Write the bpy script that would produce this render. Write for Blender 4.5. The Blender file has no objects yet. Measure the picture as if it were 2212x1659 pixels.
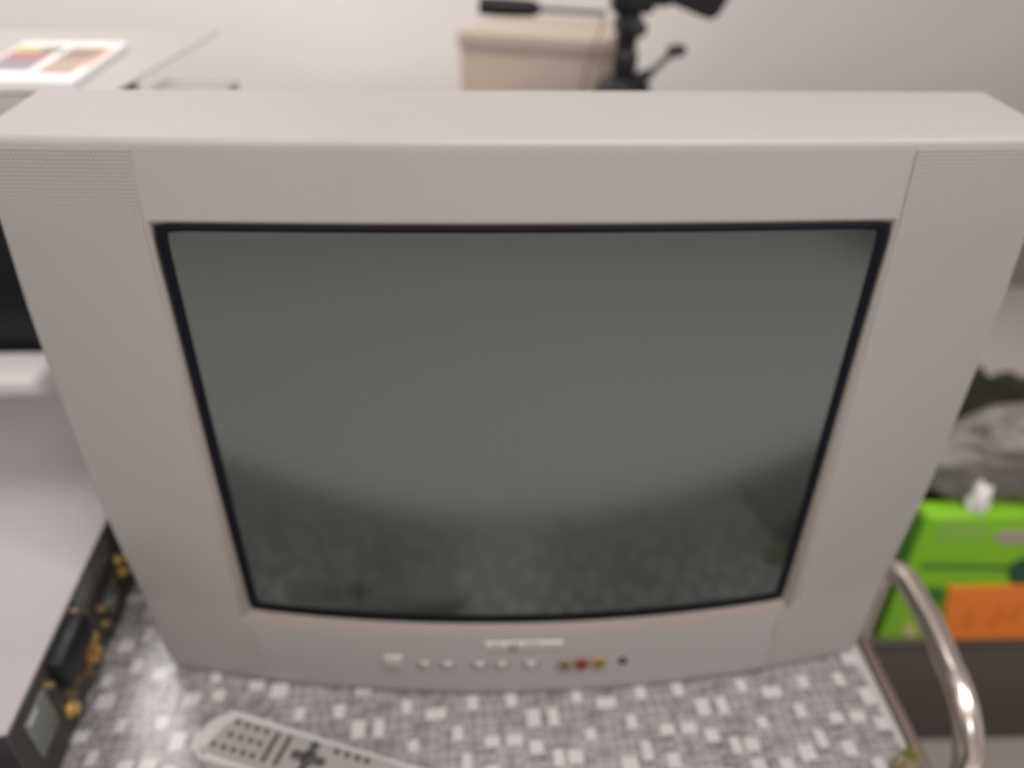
import bpy, bmesh, math, random
from mathutils import Vector, Matrix
random.seed(7)
PI = math.pi
C = bpy.context.scene.collection
SC = bpy.context.scene

# ------------------------------------------------------------------ camera
CAM = Vector((-0.0236, -0.4051, 0.5450)); YAW, PITCH, ROLL = 0.039, 0.5788, -0.0118; FPX = 1662.0
cy, sy, cp, sp = math.cos(YAW), math.sin(YAW), math.cos(PITCH), math.sin(PITCH)
FW = Vector((sy * cp, cy * cp, -sp)); R0 = Vector((cy, -sy, 0)); D0 = FW.cross(R0)
RT = R0 * math.cos(ROLL) + D0 * math.sin(ROLL); DN = D0 * math.cos(ROLL) - R0 * math.sin(ROLL)
cd = bpy.data.cameras.new('camera'); cam = bpy.data.objects.new('camera', cd); C.objects.link(cam)
cam.matrix_world = Matrix.Translation(CAM) @ Matrix((RT, -DN, -FW)).transposed().to_4x4()
cd.sensor_width = 36; cd.sensor_fit = 'HORIZONTAL'; cd.lens = FPX / 2212 * 36; cd.clip_start = 0.01
cd.dof.use_dof = True; cd.dof.focus_distance = 0.320; cd.dof.aperture_fstop = 3.8
SC.camera = cam

def at(px, py, axis, val):
    """the real point on the plane axis=val that a measured line of sight meets"""
    v = FW + RT * ((px - 1106) / FPX) + DN * ((py - 829.5) / FPX)
    return CAM + v * ((val - CAM[axis]) / v[axis])

# ------------------------------------------------------------------ light
w = bpy.data.worlds.new('world'); SC.world = w; w.use_nodes = True
w.node_tree.nodes['Background'].inputs[0].default_value = (1, .93, .88, 1)
w.node_tree.nodes['Background'].inputs[1].default_value = 0.08

def area(name, loc, target, size, power, col):
    l = bpy.data.lights.new(name, 'AREA'); l.shape = 'RECTANGLE'; l.size, l.size_y = size; l.energy = power; l.color = col
    o = bpy.data.objects.new(name, l); C.objects.link(o); o.location = loc
    o.rotation_euler = (Vector(target) - Vector(loc)).to_track_quat('-Z', 'Y').to_euler()
    return o
area('ceiling_light_back', (-1.05, 1.20, 1.70), (-.95, 1.85, .80), (0.6, 0.6), 27, (1, .95, .92))
area('ceiling_light_middle', (0.15, 0.75, 1.74), (0.15, 0.75, 0), (0.5, 0.5), 2.5, (1, .945, .915))
area('ceiling_light_front', (.12, -.52, 1.74), (.12, -.52, 0), (0.6, 0.6), 18.5, (1, .945, .92))
area('ceiling_light_bed', (0, -1.9, 1.74), (0, -1.9, 0), (0.5, 0.5), 9, (.97, .97, .95))  # added fill lamp, brightens the mattress mirrored in the screen
area('ceiling_light_right', (1.1, -.60, 1.74), (1.0, -.5, 0), (0.4, 0.4), 12, (1, .945, .92))  # no real fitting, added to lift the orange card on the right
area('ceiling_light_left', (-1.2, -.6, 1.74), (-1.2, -.6, 0), (0.4, 0.4), 4.5, (1, .945, .92))  # invented fill for the receiver top and the white plastic box
SC.view_settings.view_transform = 'Standard'; SC.view_settings.look = 'None'
SC.view_settings.gamma = 1; SC.view_settings.use_curve_mapping = False
SC.view_settings.exposure = 0.0

# ------------------------------------------------------------------ materials
def mat(name, col, rough=.5, metal=0, spec=.5, bump=0, bscale=200, var=0, vscale=20, emit=None, trans=0, alpha=1, coat=0, ior=1.5):
    m = bpy.data.materials.new(name); m.use_nodes = True
    nt = m.node_tree; b = nt.nodes['Principled BSDF']
    b.inputs['Base Color'].default_value = (*col, 1); b.inputs['Roughness'].default_value = rough
    b.inputs['Metallic'].default_value = metal; b.inputs['Specular IOR Level'].default_value = spec
    b.inputs['Transmission Weight'].default_value = trans; b.inputs['Alpha'].default_value = alpha
    b.inputs['Coat Weight'].default_value = coat; b.inputs['Coat Roughness'].default_value = .08
    b.inputs['IOR'].default_value = ior
    tc = nt.nodes.new('ShaderNodeTexCoord')
    n = nt.nodes.new('ShaderNodeTexNoise'); n.inputs['Scale'].default_value = vscale; n.inputs['Detail'].default_value = 4
    nt.links.new(tc.outputs['Object'], n.inputs['Vector'])
    mx = nt.nodes.new('ShaderNodeMix'); mx.data_type = 'RGBA'; mx.blend_type = 'MULTIPLY'
    mx.inputs[0].default_value = var if var else .05
    mx.inputs[6].default_value = (*col, 1); nt.links.new(n.outputs['Color'], mx.inputs[7])
    hv = nt.nodes.new('ShaderNodeHueSaturation'); hv.inputs['Saturation'].default_value = .0; hv.inputs['Value'].default_value = 1.6
    nt.links.new(n.outputs['Color'], hv.inputs['Color']); nt.links.new(hv.outputs[0], mx.inputs[7])
    nt.links.new(mx.outputs[2], b.inputs['Base Color'])
    if bump:
        n2 = nt.nodes.new('ShaderNodeTexNoise'); n2.inputs['Scale'].default_value = bscale
        nt.links.new(tc.outputs['Object'], n2.inputs['Vector'])
        bp = nt.nodes.new('ShaderNodeBump'); bp.inputs['Strength'].default_value = bump; bp.inputs['Distance'].default_value = .001
        nt.links.new(n2.outputs['Fac'], bp.inputs['Height']); nt.links.new(bp.outputs[0], b.inputs['Normal'])
    return m

SILV = (.395, .378, .372)
M = dict(
    silver=mat('silver_plastic', SILV, .55, .1, .4, .15, 900, .06, 9),
    silver_panel=mat('silver_panel', (.37, .354, .347), .55, .1, .5, .15, 900, .06, 9),
    bezel_edge=mat('bezel_edge', (.29, .25, .225), .45, .1),
    gasket=mat('black_rubber', (.003, .004, .008), .7, 0, .15),
    black=mat('black_plastic', (.010, .010, .014), .45, 0, .4),
    black2=mat('black_metal', (.018, .017, .022), .35, .2, .5, .1, 600),
    dark=mat('dark_grey_plastic', (.03, .032, .032), .5),
    shell=mat('grey_back_shell', (.10, .098, .095), .6),
    badge=mat('badge_metal', (.62, .59, .57), .4, .1),
    button=mat('button_plastic', (.45, .425, .415), .35, .1),
    slot=mat('button_gap', (.28, .255, .245), .6),
    red=mat('red_socket', (.28, .06, .05), .4), yellow=mat('yellow_socket', (.30, .22, .08), .4),
    olive=mat('cream_socket', (.24, .20, .13), .4),
    gold=mat('gold_plated_metal', (.72, .47, .17), .3, .6), brass=mat('dull_brass', (.36, .26, .14), .35, .7),
    rec_top=mat('receiver_silver', (.40, .37, .38), .5, .15, .5, .1, 500, .08, 12),
    panelgrey=mat('printed_grey', (.13, .135, .125), .5, 0, .5, 0, 200, .35, 90),
    panelbrown=mat('rear_panel', (.045, .040, .038), .55, 0, .5, 0, 200, .3, 60),
    plate=mat('plate_greygreen', (.20, .215, .195), .45, .2, .5, 0, 200, .3, 60), plate_white=mat('plate_white', (.5, .49, .5), .5),
    wall=mat('wall_paint', (.84, .805, .785), .85, 0, .3, .1, 300, .04, 3),
    ceil=mat('ceiling_paint', (.80, .78, .75), .9),
    floor=mat('floor_vinyl', (.38, .35, .32), .55, 0, .4, .1, 60, .15, 5),
    white=mat('white_laminate', (.80, .76, .73), .35), board=mat('board_laminate', (.47, .45, .43), .5), whitebox=mat('white_plastic', (.93, .90, .89), .3),
    greybox=mat('grey_green_card', (.36, .35, .32), .6), cream=mat('cream_card', (.55, .465, .40), .7, 0, .3, .1, 200, .06, 8),
    creamlid=mat('cream_card_lid', (.53, .455, .39), .65, 0, .3, .1, 200, .05, 8),
    paper=mat('glossy_white_paper', (.95, .93, .95), .4), p_red=mat('print_red', (.42, .13, .17), .4, 0, .5, 0, 200, .5, 60),
    p_grey=mat('print_blue_grey', (.24, .25, .31), .4, 0, .5, 0, 200, .3, 50), p_brown=mat('print_brown', (.30, .17, .11), .4, 0, .5, 0, 200, .45, 40),
    p_tan=mat('print_tan', (.46, .32, .25), .4), p_yellow=mat('print_yellow', (.55, .50, .14), .4), p_green=mat('print_green', (.14, .17, .08), .4),
    p_orange=mat('print_orange', (.75, .42, .26), .4),
    green=mat('green_print', (.27, .62, .03), .5, 0, .4, .05, 100, .15, 14), green_lt=mat('pale_green_print', (.30, .60, .09), .5),
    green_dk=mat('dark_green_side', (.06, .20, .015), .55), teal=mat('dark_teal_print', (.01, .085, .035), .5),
    tealg=mat('deep_green_print', (.03, .16, .02), .5), pinkgrey=mat('greyish_print', (.48, .40, .36), .5), tan=mat('tan_print', (.62, .55, .24), .5),
    orange=mat('orange_card', (1.0, .27, .042), .6, 0, .3, .1, 60, .1, 20), orange_dk=mat('orange_ink', (.72, .15, .025), .6),
    brown=mat('dark_brown_board', (.115, .093, .087), .7, 0, .3, .2, 150, .1, 20),
    steel=mat('polished_steel', (.80, .74, .69), .22, 1.0),
    trim=mat('bronze_trim', (.22, .17, .145), .35, .6), tabletop=mat('table_board', (.06, .045, .035), .5),
    remote=mat('remote_silver', (.50, .49, .47), .38, .15), remote2=mat('remote_face', (.33, .30, .285), .4, .15),
    rbtn=mat('remote_button', (.055, .05, .045), .5), rpad=mat('remote_pad', (.045, .045, .043), .4),
    fabric=mat('lilac_grey_fabric', (.40, .355, .36), .9, 0, .1, .4, 120, .1, 30), fabric2=mat('taupe_fabric', (.27, .23, .21), .9, 0, .1, .4, 120, .1, 30),
    olivecloth=mat('dark_olive_cloth', (.05, .05, .03), .9, 0, .1, .4, 60, .5, 30),
    bedding=mat('white_cotton', (.88, .86, .84), .9, 0, .2, .3, 30), leaf=mat('olive_green_leaf', (.14, .15, .025), .5), goldpaper=mat('tan_wrapper', (.19, .15, .09), .45),
    cord=mat('brown_cord', (.12, .09, .08), .6), grip=mat('black_rubber_grip', (.012, .010, .016), .6), alu=mat('grey_metal', (.16, .16, .155), .4, .4),
)

# CRT glass: dark grey green phosphor behind a shiny curved faceplate
def crt():
    m = mat('picture_tube_glass', (.008, .015, .011), .45, 0, .2, 0, 200, .05, 6)
    b = m.node_tree.nodes['Principled BSDF']
    b.inputs['Coat Weight'].default_value = 1; b.inputs['Coat IOR'].default_value = 1.97; b.inputs['Coat Tint'].default_value = (.86, 1, .92, 1); b.inputs['Coat Roughness'].default_value = .13
    return m
M['glass'] = crt()

def bag_mat():
    m = mat('translucent_plastic_bag', (.22, .205, .185), .4, 0, .6, .5, 40, .15, 30)
    m.node_tree.nodes['Principled BSDF'].inputs['Transmission Weight'].default_value = .15
    return m
M['bag'] = bag_mat()

def grille_mat():
    """fine rows of pin-holes moulded in the loudspeaker panels"""
    m = mat('perforated_grille', (.365, .335, .32), .5, .15)
    nt = m.node_tree; b = nt.nodes['Principled BSDF']
    tc = nt.nodes.new('ShaderNodeTexCoord'); s = nt.nodes.new('ShaderNodeSeparateXYZ'); nt.links.new(tc.outputs['Object'], s.inputs[0])
    outs = []
    for ch in ('X', 'Z'):
        a = nt.nodes.new('ShaderNodeMath'); a.operation = 'MULTIPLY'; a.inputs[1].default_value = 2 * PI / .0022; nt.links.new(s.outputs[ch], a.inputs[0])
        g = nt.nodes.new('ShaderNodeMath'); g.operation = 'SINE'; nt.links.new(a.outputs[0], g.inputs[0])
        h = nt.nodes.new('ShaderNodeMath'); h.operation = 'MULTIPLY_ADD'; h.inputs[1].default_value = .5; h.inputs[2].default_value = .5; nt.links.new(g.outputs[0], h.inputs[0])
        outs.append(h)
    p = nt.nodes.new('ShaderNodeMath'); p.operation = 'MULTIPLY'; nt.links.new(outs[0].outputs[0], p.inputs[0]); nt.links.new(outs[1].outputs[0], p.inputs[1])
    r = nt.nodes.new('ShaderNodeMapRange'); r.inputs[1].default_value = .35; r.inputs[2].default_value = .7; nt.links.new(p.outputs[0], r.inputs[0])
    mx = nt.nodes.new('ShaderNodeMix'); mx.data_type = 'RGBA'; mx.inputs[6].default_value = (.42, .402, .392, 1); mx.inputs[7].default_value = (.22, .207, .20, 1)
    nt.links.new(r.outputs[0], mx.inputs[0]); nt.links.new(mx.outputs[2], b.inputs['Base Color'])
    bp = nt.nodes.new('ShaderNodeBump'); bp.invert = True; bp.inputs['Strength'].default_value = .6; bp.inputs['Distance'].default_value = .0006
    nt.links.new(r.outputs[0], bp.inputs['Height']); nt.links.new(bp.outputs[0], b.inputs['Normal'])
    return m
M['grille'] = grille_mat()

def cloth_mat():
    m = mat('mosaic_print_oilcloth', (1, 1, 1), .27, 0, .75, .12, 400)
    nt = m.node_tree; b = nt.nodes['Principled BSDF']
    v = nt.nodes.new('ShaderNodeVertexColor'); v.layer_name = 'print'
    nt.links.new(v.outputs['Color'], b.inputs['Base Color'])
    return m
M['cloth'] = cloth_mat()

# ------------------------------------------------------------------ mesh helpers
def link(name, bm, m, parent=None, smooth=True, angle=35):
    me = bpy.data.meshes.new(name); bmesh.ops.recalc_face_normals(bm, faces=bm.faces); bm.to_mesh(me); bm.free()
    o = bpy.data.objects.new(name, me); C.objects.link(o)
    for x in (m if isinstance(m, (list, tuple)) else [m]): me.materials.append(x)
    if smooth:
        me.polygons.foreach_set('use_smooth', [True] * len(me.polygons))
        me.set_sharp_from_angle(angle=math.radians(angle))
    if parent: o.parent = parent; o.matrix_parent_inverse = parent.matrix_world.inverted()
    return o

def box(bm, lo, hi, bev=0, seg=2, rot=0, piv=None):
    r = bmesh.ops.create_cube(bm, size=1); vs = r['verts']
    lo, hi = Vector(lo), Vector(hi); c = (lo + hi) / 2; s = hi - lo
    for v in vs: v.co = Vector((v.co.x * s.x, v.co.y * s.y, v.co.z * s.z)) + c
    if bev:
        es = list({e for v in vs for e in v.link_edges})
        rr = bmesh.ops.bevel(bm, geom=es, offset=bev, segments=seg, affect='EDGES', profile=.5); vs = list({v for f in rr['faces'] for v in f.verts} | {v for v in vs if v.is_valid})
    if rot:
        bmesh.ops.rotate(bm, verts=vs, cent=piv or c, matrix=Matrix.Rotation(rot, 3, 'Z'))
    return vs

def tube(bm, pts, rad, n=16, cap=True):
    pts = [Vector(p) for p in pts]; rads = rad if isinstance(rad, (list, tuple)) else [rad] * len(pts)
    rings = []; up = None
    for i, p in enumerate(pts):
        t = (pts[min(i + 1, len(pts) - 1)] - pts[max(i - 1, 0)]).normalized()
        if up is None: up = t.orthogonal().normalized()
        else: up = (up - t * up.dot(t)).normalized()
        s = t.cross(up)
        rings.append([bm.verts.new(p + (up * math.cos(a) + s * math.sin(a)) * rads[i]) for a in [2 * PI * k / n for k in range(n)]])
    for a, b in zip(rings, rings[1:]):
        for k in range(n): bm.faces.new((a[k], a[(k + 1) % n], b[(k + 1) % n], b[k]))
    if cap: bm.faces.new(rings[0][::-1]); bm.faces.new(rings[-1])
    return rings

def lathe(bm, base, axis, prof, n=24):
    axis = Vector(axis).normalized(); base = Vector(base)
    tube_pts = [base + axis * h for h, r in prof]
    u = axis.orthogonal().normalized(); s = axis.cross(u); rings = []
    for (h, r), p in zip(prof, tube_pts):
        rings.append([bm.verts.new(p + (u * math.cos(a) + s * math.sin(a)) * max(r, 1e-5)) for a in [2 * PI * k / n for k in range(n)]])
    for a, b in zip(rings, rings[1:]):
        for k in range(n): bm.faces.new((a[k], a[(k + 1) % n], b[(k + 1) % n], b[k]))
    bm.faces.new(rings[0][::-1]); bm.faces.new(rings[-1])

def thing(name, loc, label, cat, group=None, rot=0):
    o = bpy.data.objects.new(name, None); C.objects.link(o); o.empty_display_size = .02
    o.location = loc; o.rotation_euler = (0, 0, rot); tag(o, label, cat, group); bpy.context.view_layer.update()
    return o
def tag(o, label, cat, group=None):
    o['label'] = label; o['category'] = cat
    if group: o['group'] = group
    return o
def struct(name, bm, m):
    o = link(name, bm, m, smooth=False); o['kind'] = 'structure'; return o
def B(name, lo, hi, m, parent=None, bev=.001, rot=0, piv=None, seg=2):
    bm = bmesh.new(); box(bm, lo, hi, bev, seg, rot, piv); return link(name, bm, m, parent)
def lerp(tab, z):
    if z <= tab[0][0]: return tab[0][1]
    for (a, va), (b, vb) in zip(tab, tab[1:]):
        if z <= b: return va + (vb - va) * (z - a) / (b - a)
    return tab[-1][1]

# ------------------------------------------------------------------ room
FZ = -.72; CZ = 1.78
X0, X1, Y0, Y1 = -2.3, 2.6, -3.2, 1.85
def slab(name, lo, hi, m): bm = bmesh.new(); box(bm, lo, hi); return struct(name, bm, m)
slab('floor', (X0 - .1, Y0 - .1, FZ - .1), (X1 + .1, Y1 + .1, FZ), M['floor'])
slab('ceiling', (X0 - .1, Y0 - .1, CZ), (X1 + .1, Y1 + .1, CZ + .1), M['ceil'])
slab('wall_back', (X0 - .1, Y1, FZ), (X1 + .1, Y1 + .1, CZ), M['wall'])
slab('wall_front', (X0 - .1, Y0 - .1, FZ), (X1 + .1, Y0, CZ), M['wall'])
slab('wall_left', (X0 - .1, Y0, FZ), (X0, Y1, CZ), M['wall'])
slab('wall_right', (X1, Y0, FZ), (X1 + .1, Y1, CZ), M['wall'])
slab('baseboard_back', (X0, Y1 - .015, FZ), (X1, Y1, FZ + .08), M['white'])

# ------------------------------------------------------------------ table and oilcloth
TX0, TX1, TY0, TY1 = -1.0, .2945, -.23, .66
t = thing('table', (-.35, .2, FZ), 'dark table with a bronze metal edge strip, holding the old television', 'table')
B('table_top', (TX0, TY0, -.030), (TX1, TY1, -.0012), M['tabletop'], t)
B('edge_strip', (TX1 + .0002, TY0, -.026), (TX1 + .0085, TY1, .0005), M['trim'], t)['label'] = 'bronze metal edge strip'
for x in (TX0 + .05, TX1 - .08):
    for y in (TY0 + .04, TY1 - .09): B('leg', (x, y, FZ), (x + .05, y + .05, -.030), M['tabletop'], t, .003)

def mosaic():
    T = .1348; u = T / 20; ang = math.radians(2.67)
    ca, sa = math.cos(ang), math.sin(ang)
    rnd = random.Random(11)
    def cuts():
        c = [0]
        while c[-1] < 19.3: c.append(c[-1] + rnd.choice([1.0, 1.3, 1.3, 1.65]))
        k = 20 / c[-1]; return [a * k for a in c]
    xs, ys = cuts(), cuts()
    whites = [(1.2, 13.0, 1.5, 2.1), (3.5, 13.0, 1.2, 2.2), (18.8, 10.45, 1.7, 1.35), (16.3, 10.45, 1.7, 1.35), (7.45, 10.5, 1.25, 1.5), (12.45, 11.7, 1.25, 1.8),
              (1.2, 9.35, 1.5, 1.5), (3.5, 8.0, 1.1, 2.0), (5.4, 8.0, 1.6, 1.6), (13.4, 8.1, 1.1, 2.3), (11.2, 6.6, 1.8, 1.9), (16.1, 6.7, 1.5, 1.8),
              (5.3, 5.5, 1.5, 1.6), (8.4, 5.4, 1.5, 1.5), (3.5, 1.2, 1.3, 1.6), (13.5, 3.4, 1.3, 1.9), (9.95, 14.3, 2.3, 1.4), (14.3, 15.4, 1.2, 1.8),
              (18.8, 15.5, 1.3, 1.7), (6.6, 15.5, 1.2, 1.7), (1.35, 18.3, 1.9, 1.6), (4.4, 18.6, 1.5, 1.5), (11.4, 18.7, 2.0, 1.9), (8.6, 19.6, 1.6, 1.3),
              (16.6, 2.0, 1.6, 1.5), (18.6, 4.4, 1.3, 2.0), (7.0, 2.6, 1.4, 1.8), (1.2, 4.6, 1.8, 1.5), (10.6, 1.6, 1.3, 1.6)]
    cells = []
    pal = [(.225, .213, .218), (.21, .20, .205), (.24, .227, .23), (.195, .186, .19), (.225, .213, .213), (.26, .246, .246)]
    for i in range(len(xs) - 1):
        for j in range(len(ys) - 1):
            g = .075
            cells.append((xs[i] + g, ys[j] + g, xs[i + 1] - g, ys[j + 1] - g, rnd.choice(pal), 0))
            if rnd.random() < .45:  # darker line between tesserae
                if rnd.random() < .6: cells.append((xs[i + 1] - .10, ys[j] - .3, xs[i + 1] + .10, ys[j + 1] + .3, (.11, .104, .11), 1))
                else: cells.append((xs[i] - .3, ys[j + 1] - .10, xs[i + 1] + .3, ys[j + 1] + .10, (.11, .104, .11), 1))
    for (a, b, ww, hh) in whites: cells.append((a - ww / 2, b - hh / 2, a + ww / 2, b + hh / 2, (.50, .47, .455), 2))
    V, F, K = [], [], []
    def inside(x, y): return TX0 <= x <= TX1 - .003 and TY0 <= y <= TY1
    V += [(TX0, TY0, 0), (TX1 - .003, TY0, 0), (TX1 - .003, TY1, 0), (TX0, TY1, 0)]; F.append((0, 1, 2, 3)); K.append((.40, .38, .38))
    V += [(TX0, TY0, -.001), (TX1 - .003, TY0, -.001), (TX1 - .003, TY1, -.001), (TX0, TY1, -.001)]
    F += [(7, 6, 5, 4), (0, 4, 5, 1), (1, 5, 6, 2), (2, 6, 7, 3), (3, 7, 4, 0)]; K += [(.4, .38, .38)] * 5
    for I in range(-9, 5):
        for J in range(-4, 8):
            for (a, b, c2, d2, k, lv) in cells:
                q = []
                for (p, r) in ((a, b), (c2, b), (c2, d2), (a, d2)):
                    U, W = I * T + p * u, J * T + r * u
                    q.append((ca * U - sa * W, sa * U + ca * W))
                if all(inside(*p) for p in q):
                    n = len(V); z = .00006 + lv * .00005
                    V += [(p[0], p[1], z) for p in q]; F.append((n, n + 1, n + 2, n + 3)); K.append(k)
    me = bpy.data.meshes.new('tablecloth'); me.from_pydata(V, [], F); me.materials.append(M['cloth'])
    ca_ = me.color_attributes.new('print', 'FLOAT_COLOR', 'CORNER')
    buf = []
    for p, k in zip(me.polygons, K): buf += list(k) + [1] + (list(k) + [1]) * (p.loop_total - 1)
    ca_.data.foreach_set('color', buf)
    o = bpy.data.objects.new('tablecloth', me); C.objects.link(o)
    return tag(o, 'grey mosaic-print oilcloth with scattered white squares covering the table', 'tablecloth')
mosaic()

# ------------------------------------------------------------------ television
TVH = .4325
tv = thing('television', (0, .1, 0.0005), 'large silver tube television with a dark blank screen standing on the oilcloth', 'television')
HW = [(0, .282), (.006, .286), (.03, .290), (.06, .2925), (.117, .2965), (.176, .2990), (.285, .2965), (.333, .2945), (.38, .2910), (TVH, .2880)]
def hw(z): return lerp(HW, z)
def fy(x, z):
    b = lerp([(0, .034), (.079, .036), (.387, .0085), (TVH, .007)], z); c = lerp([(0, .026), (.079, .0225), (.387, .0038), (TVH, .001)], z)
    return b * (x / .29) ** 2 - c
OX, OZ0, OZ1 = .2070, .0745, .3865      # screen opening
def gy(x, z):  # glass
    return -lerp([(OZ0, .0185), (OZ1, .0048)], z) * (1 - (x / OX) ** 2) + .0012 - .0015 * (1 - ((z - .233) / .155) ** 2)
NB, NS = 40, 34
def perim(fun):
    """fun(side, f) -> (x, z); side 0 bottom, 1 right, 2 top, 3 left"""
    out = []
    for s, n in ((0, NB), (1, NS), (2, NB), (3, NS)):
        for k in range(n): out.append(fun(s, k / n))
    return out
def outline(ins):
    def f(s, q):
        z0, z1 = ins, TVH - ins
        if s == 0: h = hw(z0) - ins; return (-h + 2 * h * q, z0)
        if s == 1: z = z0 + (z1 - z0) * q; return (hw(z) - ins, z)
        if s == 2: h = hw(z1) - ins; return (h - 2 * h * q, z1)
        z = z1 - (z1 - z0) * q; return (-hw(z) + ins, z)
    return perim(f)
def rect(x, z0, z1, r=.004):
    def rnd(px, pz):
        cx, cz = x - r, None
        if abs(px) > x - r and (pz < z0 + r or pz > z1 - r):
            c = Vector((math.copysign(x - r, px), z0 + r if pz < z0 + r else z1 - r)); d = Vector((px, pz)) - c
            if d.length > r: d = d.normalized() * r
            return (c.x + d.x, c.y + d.y)
        return (px, pz)
    def f(s, q):
        if s == 0: p = (-x + 2 * x * q, z0)
        elif s == 1: p = (x, z0 + (z1 - z0) * q)
        elif s == 2: p = (x - 2 * x * q, z1)
        else: p = (-x, z1 - (z1 - z0) * q)
        return rnd(*p)
    return perim(f)
def chamfer_rect():
    def f(s, q):
        zb, zt = OZ0 - .009, OZ1 + .002
        def xx(z): return OX + lerp([(zb, .0068), (zt, .001)], z)
        if s == 0: return (-xx(zb) + 2 * xx(zb) * q, zb)
        if s == 1: z = zb + (zt - zb) * q; return (xx(z), z)
        if s == 2: return (xx(zt) - 2 * xx(zt) * q, zt)
        z = zt - (zt - zb) * q; return (-xx(z), z)
    return perim(f)
def rings_mesh(bm, rings, close=True):
    R = [[bm.verts.new(p) for p in r] for r in rings]
    n = len(R[0])
    for a, b in zip(R, R[1:]):
        for k in range(n): bm.faces.new((a[k], b[k], b[(k + 1) % n], a[(k + 1) % n]))
    return R
# cabinet: back rim, flared hood, rounded front edge, bowed face, down to the chamfer
bm = bmesh.new(); rings = []
def P(pts, yf): return [(x, yf(x, z), z) for x, z in pts]
flare = lambda pts, k: [(x * (1 + .042 * k * lerp([(0, .3), (TVH, 1)], z)), z + (.0008 * k if z > .2 else 0)) for x, z in pts]
o0 = outline(0)
rings.append(P([(x * .93, .02 + (z - .02) * .96) for x, z in flare(o0, 1)], lambda x, z: .107))
rings.append(P([(x * .995, z) for x, z in flare(o0, 1)], lambda x, z: .107))
rings.append(P(flare(o0, 1), lambda x, z: .1035))
for k in (.75, .5, .25, .1): rings.append([(x, y, z) for (x, y, z) in [(a, fy(a, z) * (1 - k) + .1035 * k, z) for a, z in flare(o0, k)]])
r_ = .0042
for a in (0, 30, 60, 90):
    A = math.radians(a); ins = r_ * (1 - math.cos(A)); rings.append(P(outline(ins), lambda x, z: fy(x, z) + r_ * (1 - math.sin(A))))
o1 = outline(r_); ch = chamfer_rect()
for k in range(1, 13):
    f = k / 12
    rings.append(P([(a[0] * (1 - f) + b[0] * f, a[1] * (1 - f) + b[1] * f) for a, b in zip(o1, ch)], fy))
rings_mesh(bm, rings)
link('cabinet', bm, M['silver'], tv)
bm = bmesh.new()
op = rect(OX, OZ0, OZ1, .003)
rings_mesh(bm, [P(ch, lambda x, z: fy(x, z)), P([((a[0] + b[0]) / 2, (a[1] + b[1]) / 2) for a, b in zip(ch, op)], lambda x, z: (fy(x, z) * .6 + gy(x, z) * .4)), P(op, lambda x, z: gy(x, z) + .0006)])
link('screen_surround', bm, M['bezel_edge'], tv)
bm = bmesh.new()
gi = [(x * (OX - .0080) / OX, OZ0 + .0098 + (z - OZ0) * (OZ1 - OZ0 - .0140) / (OZ1 - OZ0)) for x, z in op]
rings_mesh(bm, [P(op, lambda x, z: gy(x, z) + .0005), P([((a[0] + b[0]) / 2, (a[1] + b[1]) / 2) for a, b in zip(op, gi)], lambda x, z: gy(x, z) - .0010), P(gi, lambda x, z: gy(x, z) - .0002), P(gi, lambda x, z: gy(x, z) + .003)])
link('screen_gasket', bm, M['gasket'], tv)
bm = bmesh.new(); nx, nz = 48, 36
g = [[bm.verts.new((x, gy(x, z), z)) for x in [-OX + .001 + (2 * OX - .002) * i / nx for i in range(nx + 1)]] for z in [OZ0 + .001 + (OZ1 - OZ0 - .002) * j / nz for j in range(nz + 1)]]
for j in range(nz):
    for i in range(nx): bm.faces.new((g[j][i], g[j][i + 1], g[j + 1][i + 1], g[j + 1][i]))
link('screen', bm, M['glass'], tv)
# back shell
bm = bmesh.new(); rr = []
for yy, k, zt in ((.1065, .955, .414), (.15, .93, .398), (.22, .84, .372), (.32, .66, .335), (.41, .52, .295), (.42, .50, .285)):
    rr.append([(x * k, yy, .006 + (.02 if yy > .3 else 0) + z / TVH * (zt - .03)) for x, z in o0])
Rr = rings_mesh(bm, rr); bm.faces.new(Rr[-1])
link('back_shell', bm, M['shell'], tv)
# loudspeaker panels with their perforations
for s in (-1, 1):
    bm = bmesh.new(); n1, n2 = 16, 50; G = []
    for j in range(n2 + 1):
        z = .010 + (TVH - .006 - .010) * j / n2
        xi = lerp([(0, .2035), (.066, .2045), (.072, OX + .0092), (OZ1, .2098), (TVH, .2085)], z); xo = hw(z) - .0036
        G.append([(s * (xi + (xo - xi) * i / n1), z) for i in range(n1 + 1)])
    off = .0007
    F_ = [[bm.verts.new((x, fy(x, z) - off, z)) for x, z in r] for r in G]
    K_ = [[bm.verts.new((x, fy(x, z) + .001, z)) for x, z in r] for r in G]
    for j in range(n2):
        for i in range(n1): bm.faces.new((F_[j][i], F_[j][i + 1], F_[j + 1][i + 1], F_[j + 1][i]))
        bm.faces.new((F_[j][0], F_[j + 1][0], K_[j + 1][0], K_[j][0])); bm.faces.new((F_[j][n1], K_[j][n1], K_[j + 1][n1], F_[j + 1][n1]))
    for i in range(n1):
        bm.faces.new((F_[0][i], K_[0][i], K_[0][i + 1], F_[0][i + 1])); bm.faces.new((F_[n2][i], F_[n2][i + 1], K_[n2][i + 1], K_[n2][i]))
    link('speaker_grille', bm, M['grille'], tv)
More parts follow.
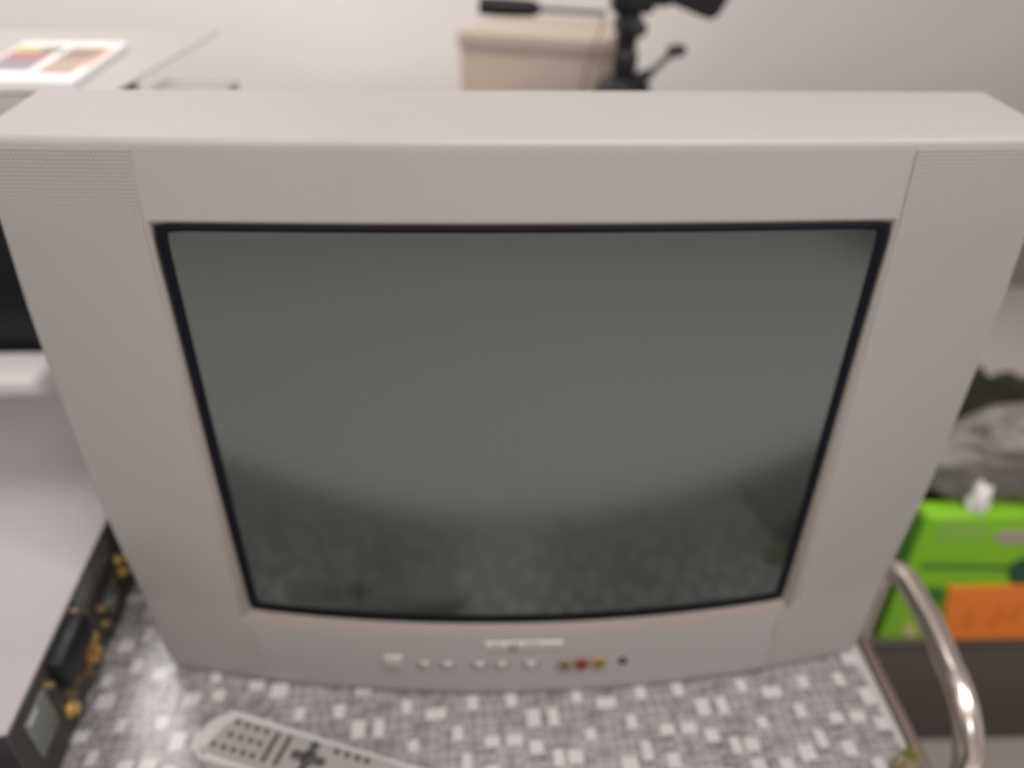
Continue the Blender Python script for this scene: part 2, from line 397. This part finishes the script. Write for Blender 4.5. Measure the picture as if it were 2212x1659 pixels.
# chin fittings
def front_disc(name, x, z, r, h, m, parent, n=20, ring=0):
    y = fy(x, z); bm = bmesh.new()
    if ring: lathe(bm, (x, y + .001, z), (0, -1, 0), [(0, r), (h + .001, r), (h + .001, ring), (.0006, ring * .96)], n)
    else: lathe(bm, (x, y + .001, z), (0, -1, 0), [(0, r), (h * .7 + .001, r), (h + .001, r * .8)], n)
    return link(name, bm, m, parent)
def front_block(name, x0, x1, z0, z1, h, m, parent, bev=.0006):
    y = fy((x0 + x1) / 2, (z0 + z1) / 2); return B(name, (x0, y - h, z0), (x1, y + .002, z1), m, parent, bev)
pb = front_block('power_button', -.1055, -.0905, .030, .0445, .0022, M['button'], tv, .0018); pb['label'] = 'larger square power button'
for x in (-.0735, -.0560, -.0310, -.0140, .0085):
    s0 = front_block('button_well', x - .0062, x + .0062, .0315, .0405, .0004, M['slot'], tv, .0002)
    front_block('button', x - .0040, x + .0040, .0325, .0395, .0020, M['button'], tv, .0009)
for x, m in ((.0350, 'olive'), (.0480, 'red'), (.0615, 'yellow')):
    q = front_disc('signal_socket', x, .0345, .0056, .0024, M[m], tv, 20, .0034); q['label'] = {'olive': 'cream ringed socket', 'red': 'red ringed socket', 'yellow': 'yellow ringed socket'}[m]
    front_disc('socket_core', x, .0345, .0026, .0012, M['black'], q, 12)
q = front_disc('headphone_socket', .0805, .0345, .0036, .0010, M['dark'], tv, 16, .0018)
# raised badge, its letters too blurred to read: a row of small raised bars
bm = bmesh.new(); x = -.026; rb = random.Random(3)
box(bm, (-.027, fy(0, .056) - .0006, .0530), (.0305, fy(0, .056) + .001, .0615), .0003)
while x < .0285:
    wd = rb.choice([.0036, .0044, .0050]); y = fy(x, .056)
    box(bm, (x, y - .0016, .0532), (x + wd * .34, y + .001, .0612), .0003); box(bm, (x + wd * .62, y - .0016, .0532), (x + wd, y + .001, .0612), .0003)
    box(bm, (x, y - .0016, rb.choice([.0532, .0555, .0582])), (x + wd, y + .001, rb.choice([.0575, .0612])), .0003)
    x += wd + .0016
link('badge', bm, M['badge'], tv)

# ------------------------------------------------------------------ remote control
ro = Vector((-.2241, -.0743, 0)); ra = math.radians(-18.2)
rc = thing('remote_control', (ro.x, ro.y, .0004), 'silver grey remote control with small dark buttons lying on the oilcloth', 'remote control', None, ra)
def rprism(bm, pts, z0, z1, bev=.002):
    vb = [bm.verts.new((x, y, z0)) for x, y in pts]; vt = [bm.verts.new((x, y, z1)) for x, y in pts]
    bm.faces.new(vb[::-1]); top = bm.faces.new(vt); n = len(pts)
    for i in range(n): bm.faces.new((vb[i], vb[(i + 1) % n], vt[(i + 1) % n], vt[i]))
    if bev: bmesh.ops.bevel(bm, geom=list(top.edges), offset=bev, segments=3, affect='EDGES')
def rpart(name, bm, m, parent=rc):
    o = link(name, bm, m); o.parent = parent if parent is not None else rc
    return o
def remote_outline(ins=0):
    L, lo, hi = .178, -.0115 + ins, .0285 - ins
    pts = []
    for k in range(13):  # rounded near end
        a = -PI / 2 - PI * k / 12; pts.append((-.000 + .0175 * math.cos(a) * (1 - ins / .02), (lo + hi) / 2 + (hi - lo) / 2 * math.sin(a)))
    for k in range(9):
        a = PI / 2 - PI * k / 8; pts.append((L - .012 + .012 * math.cos(a), (lo + hi) / 2 + .001 + (hi - lo) / 2 * math.sin(a)))
    return pts
bm = bmesh.new(); rprism(bm, remote_outline(), 0, .0180, .004); rpart('body', bm, M['remote'])
bm = bmesh.new()
rprism(bm, [(-.006, -.0065), (.120, -.0075), (.168, -.004), (.170, .021), (.120, .0245), (.004, .0235), (-.001, .014)], .0175, .0188, .0004)
rpart('face_plate', bm, M['remote2'])
def rb_(x, y, r=.0020, n=12, m='rbtn', name='button'):
    bm = bmesh.new(); lathe(bm, (x, y, .0185), (0, 0, 1), [(0, r), (.0012, r), (.0017, r * .75)], n); rpart(name, bm, M[m])
for x, y in [(.0, 0), (.0084, 0), (.0164, 0), (.0243, 0), (.0319, 0), (.0077, .0099), (.0163, .0099), (.0243, .0099), (.0319, .0098), (.0077, .0200), (.0158, .0197), (.0239, .0197), (.0316, .0195)]: rb_(x, y)
for x, y in [(.0884, .0202), (.0965, .0201), (.1047, .0199), (.1120, .0199)]: rb_(x, y, .0022)
for x in (.0408, .0506):
    bm = bmesh.new(); box(bm, (x - .0017, -.002, .0185), (x + .0017, .0212, .0202), .0008); rpart('rocker_button', bm, M['rbtn'])
bm = bmesh.new()
lathe(bm, (.0710, .0095, .0185), (0, 0, 1), [(0, .0062), (.0018, .0062), (.0024, .004)], 20); rpart('centre_button', bm, M['rpad'])
for dx, dy in ((0, .0095), (0, -.0095), (.0098, 0), (-.0095, 0)):
    bm = bmesh.new(); lathe(bm, (.0710 + dx, .0095 + dy, .0185), (0, 0, 1), [(0, .0036), (.0015, .0036), (.002, .0025)], 16); rpart('arrow_button', bm, M['rpad'])
for x in (.0884, .0965, .1047, .112): rb_(x, .0000, .0022)

# ------------------------------------------------------------------ receiver at the left, its rear panel towards the television
p0 = Vector((-.350, .10, 0)); dv = Vector((.016, -.198, 0)).normalized(); nv = Vector((-dv.y, dv.x, 0))  # nv points to +x
ang = math.atan2(dv.y, dv.x) + PI / 2
corner = p0 + dv * .2065
rec = thing('audio_receiver', (corner.x, corner.y, 0), 'wide silver-topped audio receiver left of the television with gold sockets on its black panel', 'audio receiver', None, ang)
def RP(name, s0, s1, n0, n1, z0, z1, m, bev=.001, parent=None):
    """box in the receiver's own frame: s along the panel from the near corner backwards, n out of the panel"""
    bm = bmesh.new(); box(bm, (n0, s0, z0), (n1, s1, z1), bev); o = link(name, bm, M[m]); o.parent = parent or rec; return o
# local frame: +y runs back along the panel, +x out of the panel
RD = .405
RP('chassis', 0, RD, -.43, -.002, .006, .082, 'black2', .001)
RP('top_cover', 0.0005, RD, -.432, .0005, .0815, .0860, 'rec_top', .0015)['label'] = 'silver grey top cover'
RP('rear_panel', 0, RD, -.002, .0005, .006, .080, 'panelbrown', .0004)['label'] = 'dark brown rear panel'
S = lambda s: .2065 - s
RP('connector_block', S(.150), S(.102), .0005, .012, .053, .079, 'black', .001)
RP('printed_strip', S(.092), S(.020), .0005, .0012, .060, .078, 'panelgrey', .0002)
RP('printed_strip', S(.060), S(.030), .0005, .0012, .020, .040, 'panelgrey', .0002)
RP('socket_plate', S(.192), S(.163), .0005, .003, .034, .071, 'plate', .0005)['label'] = 'pale grey green plate'
RP('plate_label', S(.190), S(.177), .003, .0034, .066, .0705, 'plate_white', .0001)
RP('connector_bar', S(.058), S(.046), .0005, .007, .024, .036, 'panelgrey', .001)
def jack(s, z, r, m):
    bm = bmesh.new(); lathe(bm, (0, S(s), z), (1, 0, 0), [(0, r), (.002, r), (.002, r * .72), (.006, r * .72), (.006, r * .4), (.004, r * .35)], 16)
    o = link('gold_jack' if m == 'gold' else 'brass_jack', bm, M[m]); o.parent = rec
for s, z, r, m in [(.016, .045, .0058, 'gold'), (.016, .031, .0062, 'gold'), (.065, .039, .0045, 'brass'), (.068, .024, .0048, 'brass'), (.0925, .038, .0062, 'gold'), (.099, .036, .0058, 'gold'), (.095, .025, .0062, 'gold'), (.102, .024, .0058, 'gold'),
                   (.100, .081 - .004, .003, 'brass'), (.092, .065, .0035, 'brass'), (.115, .024, .0045, 'brass'), (.131, .037, .0042, 'brass'), (.157, .066, .0042, 'brass'), (.141, .035, .0042, 'brass'), (.146, .023, .0068, 'gold')]: jack(s, z, r, m)
for sx in (-.38, -.03):
    for s_ in (.03, RD - .03):
        bm = bmesh.new(); lathe(bm, (sx, s_, 0.0003), (0, 0, 1), [(0, .014), (.006, .016)], 20); o = link('foot', bm, M['black']); o.parent = rec

# ------------------------------------------------------------------ far left: white router, black cabinet, white board, leaflet, grey box
o = B('plastic_box', (-.86, .355, .0002), (-.545, .425, .060), M['whitebox'], None, .012, 0, None, 4)
tag(o, 'white rounded plastic box lying behind the silver-topped receiver', 'box')
k = thing('cabinet', (-.66, .6, 0), 'black upright cabinet at the left edge behind the white plastic box', 'cabinet')
B('body', (-.93, .435, .0003), (-.47, .655, .3818), M['black2'], k, .003)
B('front_panel', (-.925, .431, .012), (-.475, .4352, .322), M['black'], k, .001)
B('fascia', (-.925, .3225, .325), (-.400, .4305, .3818), M['board'], k, .001)['label'] = 'grey upper strip'
B('knob', (-.64, .424, .145), (-.628, .4305, .157), M['alu'], k, .002)['label'] = 'small metal knob'
o = B('board', (-.93, .322, .3822), (-.3535, .655, .385), M['board'], None, .002); tag(o, 'white laminated board on the black cabinet, under the leaflet', 'board')
lf = thing('leaflet', (-.46, .44, .3855), 'glossy white leaflet with two colour pictures lying on the white board', 'leaflet')
def quad(name, pts, z0, z1, m, parent, bev=0):
    bm = bmesh.new(); rprism(bm, pts, z0, z1, bev); return link(name, bm, M[m], parent)
quad('sheet', [(-.4880, .330), (-.3885, .326), (-.416, .525), (-.528, .525)], .3855, .3925, 'paper', lf, .001)
def leaf(u, v):  # bilinear on the sheet
    a = Vector((-.488, .330)).lerp(Vector((-.3885, .326)), u); b = Vector((-.528, .525)).lerp(Vector((-.416, .525)), u); q = a.lerp(b, v); return (q.x, q.y)
def pic(name, u0, u1, v0, v1, m): quad(name, [leaf(u0, v0), leaf(u1, v0), leaf(u1, v1), leaf(u0, v1)], .3925, .3927, m, lf)
pic('printed_picture', .02, .46, .22, .45, 'p_grey'); pic('printed_picture', .05, .46, .45, .68, 'p_red'); pic('printed_picture', .05, .30, .68, .84, 'p_yellow'); pic('printed_picture', .30, .50, .68, .84, 'p_green')
pic('printed_picture', .56, .90, .50, .82, 'p_brown'); pic('printed_picture', .56, .88, .16, .50, 'p_tan'); pic('printed_picture', .90, .96, .3, .8, 'p_orange')
a = at(300, 176, 2, .37); b = at(512, 176, 2, .37)
o = B('carton', (-.3525, .285, .0003), (b.x, b.y + .005, .37), M['greybox'], None, .002); tag(o, 'grey-green carton standing right of the white board, behind the television', 'carton')

# ------------------------------------------------------------------ behind: sideboard, cream box, tripod
sb = thing('sideboard', (.1, 1.4, FZ), 'low white sideboard behind the television carrying the cream box', 'sideboard')
B('body', (-.55, 1.02, FZ + .03), (.55, 1.70, .022), M['white'], sb, .003)
B('top', (-.56, 1.0, .0225), (.56, 1.71, .045), M['white'], sb, .003)
for i in range(2): B('door', (-.54 + i * .545, 1.004, FZ + .06), (-.01 + i * .545, 1.02, .012), M['white'], sb, .003)
ca0 = Vector((-.071, 1.101, 0)); ca1 = Vector((.185, 1.004, 0)); d = (ca1 - ca0).normalized(); cr = math.atan2(d.y, d.x)
cb = thing('storage_box', (ca0.x, ca0.y, .0455), 'cream lidded storage box behind the black tripod', 'box', None, cr)
bm = bmesh.new(); box(bm, (.003, .003, 0), (.272, .227, .255), .002); o = link('body', bm, M['cream']); o.parent = cb
bm = bmesh.new(); box(bm, (0, 0, .2465), (.275, .23, .2730), .002); o = link('lid', bm, M['creamlid']); o.parent = cb

TY = .85
tp = thing('tripod', (.2, TY, FZ), 'black camera tripod with pan handle and crank standing behind the television', 'tripod')
def A_(px, py): return at(px, py, 1, TY)
bx = at(1345, 190, 1, TY).x
def col(name, prof, m, parent=tp, base=None, axis=(0, 0, 1), n=24):
    bm = bmesh.new(); lathe(bm, base or (bx, TY, 0), axis, prof, n); return link(name, bm, M[m], parent)
zA = A_(1345, 190).z; z1_ = A_(1345, 155).z; z2_ = A_(1345, 100).z; z3_ = A_(1345, 60).z; z4_ = A_(1345, 28).z; z5_ = A_(1345, 0).z
col('centre_column', [(zA - .25, .012), (zA, .016), (z1_, .0175), (z1_ + .006, .019), (z2_ - .012, .0195), (z2_ - .006, .0155), (z2_ + .01, .016), (z3_, .017), (z4_, .019), (z4_ + .002, .021)], 'black2')
col('spider', [(zA - .06, .030), (zA - .01, .044), (zA + .004, .043), (zA + .014, .034), (zA + .020, .020)], 'black')
col('lock_ring', [(z3_ - .004, .021), (z3_ + .012, .0215), (z3_ + .016, .018)], 'dark')
bm = bmesh.new(); lathe(bm, (bx + .012, TY - .022, z2_ + .028), (.25, -1, 0), [(0, .011), (.006, .012), (.012, .009)], 20); link('lock_knob', bm, M['dark'], tp)
# pan head
bm = bmesh.new(); box(bm, (bx - .028, TY - .024, z4_ + .0005), (bx + .034, TY + .026, z4_ + .05), .008, 3); box(bm, (bx + .02, TY - .02, z4_ + .010), (bx + .062, TY + .02, z4_ + .034), .009, 3); link('pan_head', bm, M['black2'], tp)
h0, h1, h2 = A_(1034, 12), A_(1160, 19), A_(1305, 28)
bm = bmesh.new(); tube(bm, [h1.lerp(h2, t_) for t_ in (0, .5, 1)], .0042, 12); rod = link('pan_handle', bm, M['alu'], tp)
bm = bmesh.new(); tube(bm, [h0, h0.lerp(h1, .04), h0.lerp(h1, .5), h0.lerp(h1, .93), h1.lerp(h2, .05)], [.0105, .0125, .0130, .0115, .0060], 18); link('grip', bm, M['grip'], rod)
# tilted mount reaching up to the right
bm = bmesh.new(); vs = []
poly = [A_(1440, 4), A_(1530, 42), A_(1545, 38), A_(1568, 4), A_(1585, -50), A_(1470, -75), A_(1425, -40)]
for y in (TY - .012, TY + .055): vs.append([bm.verts.new((p_.x, y, p_.z)) for p_ in poly])
bm.faces.new(vs[0]); bm.faces.new(vs[1][::-1])
for i in range(7): bm.faces.new((vs[0][i], vs[0][(i + 1) % 7], vs[1][(i + 1) % 7], vs[1][i]))
bmesh.ops.bevel(bm, geom=list(bm.edges), offset=.004, segments=3, affect='EDGES')
link('camera_platform', bm, M['black'], tp)
# crank
c0, c1, c2 = A_(1385, 168), A_(1402, 160), A_(1455, 112)
bm = bmesh.new(); tube(bm, [c0 - Vector((.02, 0, .012)), c0, c1, c1.lerp(c2, .15)], [.011, .011, .008, .005], 14); cr_ = link('crank_hub', bm, M['black'], tp)
bm = bmesh.new(); tube(bm, [c1, c1.lerp(c2, .5), c2], [.0062, .0055, .0055], 12); arm = link('crank_arm', bm, M['alu'], tp)
bm = bmesh.new(); k0, k1 = A_(1442, 112), A_(1480, 108); tube(bm, [k0, k0.lerp(k1, .2), k0.lerp(k1, .8), k1], [.007, .0095, .0095, .007], 16); link('crank_knob', bm, M['dark'], arm)
for a in (270, 28, 152):
    A = math.radians(a); dx, dy = math.cos(A), math.sin(A)
    bm = bmesh.new(); tube(bm, [(bx + dx * .03, TY + dy * .03, zA - .03), (bx + dx * .12, TY + dy * .12, -.2), (bx + dx * .26, TY + dy * .22, FZ + .012)], [.013, .012, .009], 14); lg = link('leg', bm, M['black2'], tp)
    bm = bmesh.new(); lathe(bm, (bx + dx * .26, TY + dy * .22, FZ + .0003), (0, 0, 1), [(0, .013), (.02, .012), (.03, .009)], 14); link('rubber_foot', bm, M['grip'], lg)
bm = bmesh.new(); tube(bm, [A_(1308, 24), A_(1300, 60), A_(1286, 95), A_(1270, 140), A_(1258, 186), A_(1250, 215)], .0013, 8); o = link('cord', bm, M['cord'], tp); o['label'] = 'thin brown cord'

# ------------------------------------------------------------------ right side: bench, brown box, green package, bag
be = thing('bench', (1.3, 1.05, FZ), 'taupe and lilac-grey upholstered bench beyond the right edge of the television', 'bench')
B('seat_cushion', (.80, .735, -.345), (1.9, 1.30, -.234), M['fabric'], be, .045, 0, None, 6)
B('back_cushion', (.80, 1.18, -.28), (1.9, 1.40, .06), M['fabric2'], be, .06, 0, None, 6)
B('base', (.82, .79, FZ + .08), (1.88, 1.38, -.335), M['olivecloth'], be, .01)
for x in (.86, 1.8):
    for y in (.83, 1.32): B('leg', (x, y, FZ + .0003), (x + .04, y + .04, FZ + .09), M['tabletop'], be, .003)

GY = .364
bb = thing('brown_box', (.8, GY, FZ), 'dark brown box on the floor under the green package', 'box')
bm = bmesh.new(); box(bm, (.50, GY, FZ + .0003), (1.10, .70, -.462), .004); link('body', bm, M['brown'], bb)
bm = bmesh.new(); box(bm, (.496, GY - .004, -.462), (1.104, .704, -.4455), .003); link('lid', bm, M['brown'], bb)
gp = thing('green_package', (.7, GY, -.445), 'bright green printed package with an orange card, on top of the dark brown box', 'package')
def quad3(bm, pts, th):  # slab standing in the front plane
    a = [bm.verts.new((x, GY_, z)) for x, z in pts for GY_ in ()]
GZ0, GZ1 = -.4452, -.184
gx0, gx1 = .585, .93
bm = bmesh.new(); box(bm, (gx0, GY + .0005, GZ0), (gx1, GY + .035, GZ1), .006, 4); link('carton', bm, M['green'], gp)
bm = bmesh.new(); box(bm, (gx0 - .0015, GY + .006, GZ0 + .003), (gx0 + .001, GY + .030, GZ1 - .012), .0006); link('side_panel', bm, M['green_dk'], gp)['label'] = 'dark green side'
def gprint(name, pts, m, off=.0005, parent=gp):
    """flat printed patch on the package front; pts measured, put on the front plane"""
    bm = bmesh.new(); w3 = [at(px, py, 1, GY) for px, py in pts]
    f_ = [bm.verts.new((v.x, GY - off, v.z)) for v in w3]; k_ = [bm.verts.new((v.x, GY + .003, v.z)) for v in w3]
    bm.faces.new(f_); bm.faces.new(k_[::-1]); n = len(f_)
    for i in range(n): bm.faces.new((f_[i], k_[i], k_[(i + 1) % n], f_[(i + 1) % n]))
    return link(name, bm, M[m], parent, smooth=False)
def ell(cx, cy_, rx, ry, n=20): return [(cx + rx * math.cos(2 * PI * i / n), cy_ + ry * math.sin(2 * PI * i / n)) for i in range(n)]
gprint('printed_patch', [(2030, 1128), (2130, 1126), (2135, 1165), (2020, 1168)], 'green_lt')
gprint('printed_patch', ell(2190, 1160, 45, 14), 'pinkgrey')
gprint('printed_patch', ell(2215, 1240, 38, 34), 'teal')
gprint('printed_patch', [(1992, 1268), (2040, 1272), (2030, 1312), (2005, 1300)], 'tealg')
gprint('printed_patch', ell(1965, 1362, 16, 14), 'tan')
gprint('printed_patch', [(1990, 1218), (2190, 1222), (2190, 1232), (1988, 1228)], 'tealg', .0003)
oc = thing('orange_card', (.72, GY, -.44), 'orange card with darker scribbled lines, leaning on the green package', 'card')
oo = gprint('sheet', [(2047, 1266), (2260, 1262), (2246, 1372), (2030, 1376)], 'orange', .005, oc)
oo.location.y -= 0
for pts in ([(2075, 1345), (2092, 1310), (2099, 1310), (2082, 1345)], [(2082, 1345), (2108, 1334), (2108, 1338), (2084, 1350)], [(2130, 1348), (2158, 1305), (2164, 1307), (2137, 1349)], [(2152, 1330), (2176, 1322), (2178, 1326), (2154, 1335)], [(2176, 1340), (2195, 1305), (2200, 1305), (2182, 1342)]):
    gprint('ink_line', pts, 'orange_dk', .0054, oc)

def crumple(name, centre, size, m, seed, amp=.3, sub=4, zmin=None):
    r0 = random.Random(seed); bm = bmesh.new(); bmesh.ops.create_icosphere(bm, subdivisions=sub, radius=1)
    from mathutils import noise
    for v in bm.verts:
        p = v.co.copy(); n1 = noise.noise(p * 1.6 + Vector((seed, 0, 0))); n2 = abs(noise.noise(p * 4 + Vector((0, seed, 0)))); n3 = abs(noise.noise(p * 9 + Vector((0, 0, seed))))
        k = 1 + amp * n1 - amp * .7 * n2 - amp * .3 * n3
        v.co = Vector((p.x * size[0] * k, p.y * size[1] * k, max(p.z * size[2] * k, -size[2] * .8))) + Vector(centre)
        if zmin is not None: v.co.z = max(v.co.z, zmin)
    return link(name, bm, m, None, True, 60)
o = crumple('plastic_bag', (.785, .428, -.134), (.205, .062, .088), M['bag'], 5, .20, 5, GZ1 + .0005)
tag(o, 'crumpled grey plastic bag on top of the green package', 'bag')
o = crumple('tissue', (.657, .380, -.168), (.016, .014, .034), M['whitebox'], 9, .4, 4, GZ1 + .0005); tag(o, 'small white tissue standing at the left end of the plastic bag', 'tissue')
o = crumple('cloth', (.80, .622, -.30), (.15, .05, .19), M['olivecloth'], 12, .35, 4, -.4450); tag(o, 'dark olive crumpled cloth behind the grey plastic bag', 'cloth')

# ------------------------------------------------------------------ chair with a polished steel tube arm
chp = thing('hoop_rail', (.37, .02, FZ), 'polished steel tube hoop standing right of the table edge, before the green package', 'rail')
CX = .366
path = [(CX + .006, .128, FZ + .012), (CX + .006, .128, -.30)]
for a in range(0, 91, 10):
    A = math.radians(a); path.append((CX + .006, .083 + .045 * math.cos(A), -.050 + .045 * math.sin(A)))
path += [(CX + .004, .04, -.0045), (CX + .001, .015, -.005)]
for a in range(90, -1, -10):
    A = math.radians(a); path.append((CX - .002 - .004 * (1 - a / 90), -.003 - .068 * math.cos(A), -.075 + .069 * math.sin(A)))
path += [(CX - .006, -.071, -.30), (CX - .007, -.071, FZ + .012)]
bm = bmesh.new(); tube(bm, path, .0112, 24); link('tube', bm, M['steel'], chp)
for y in (.128, -.071): B('foot', (CX - .05, y - .02, FZ + .0003), (CX + .05, y + .02, FZ + .014), M['steel'], chp, .004)
bm = bmesh.new(); tube(bm, [(CX, .128, -.55), (CX - .005, -.071, -.55)], .008, 16); link('cross_bar', bm, M['steel'], chp)

# white mattress and frame added out of view, to brighten the tube's reflection
bd = thing('bed', (0, -1.4, FZ), 'wide bed with white bedding on the near side of the table', 'bed')
B('mattress', (-1.1, -2.5, -.40), (1.1, -.46, -.17), M['bedding'], bd, .04, 0, None, 4)
B('frame', (-1.12, -2.52, FZ + .12), (1.12, -.45, -.405), M['tabletop'], bd, .01)
for x in (-1.05, .97):
    for y in (-2.45, -.55): B('leg', (x, y, FZ + .0003), (x + .08, y + .06, FZ + .13), M['tabletop'], bd, .004)

# small wrapper with a green leaf at the near right corner of the cloth
wr = thing('wrapper', (.277, -.093, .0005), 'small tan and green wrapper at the near right corner of the oilcloth', 'wrapper')
bm = bmesh.new(); bmesh.ops.create_icosphere(bm, subdivisions=3, radius=1)
from mathutils import noise
for v in bm.verts:
    p = v.co.copy(); k = 1 + .5 * noise.noise(p * 2.5); v.co = Vector((.281 + p.x * .009 * k, -.098 + p.y * .010 * k, max(.0006, .005 + p.z * .006 * k)))
link('foil', bm, M['goldpaper'], wr)
bm = bmesh.new(); bmesh.ops.create_icosphere(bm, subdivisions=3, radius=1)
for v in bm.verts:
    p = v.co.copy(); k = 1 + .5 * noise.noise(p * 2.2 + Vector((3, 1, 0))); v.co = Vector((.287 + p.x * .004 * k, -.090 + p.y * .007 * k, max(.0006, .006 + p.z * .006 * k)))
link('green_tip', bm, M['leaf'], wr)
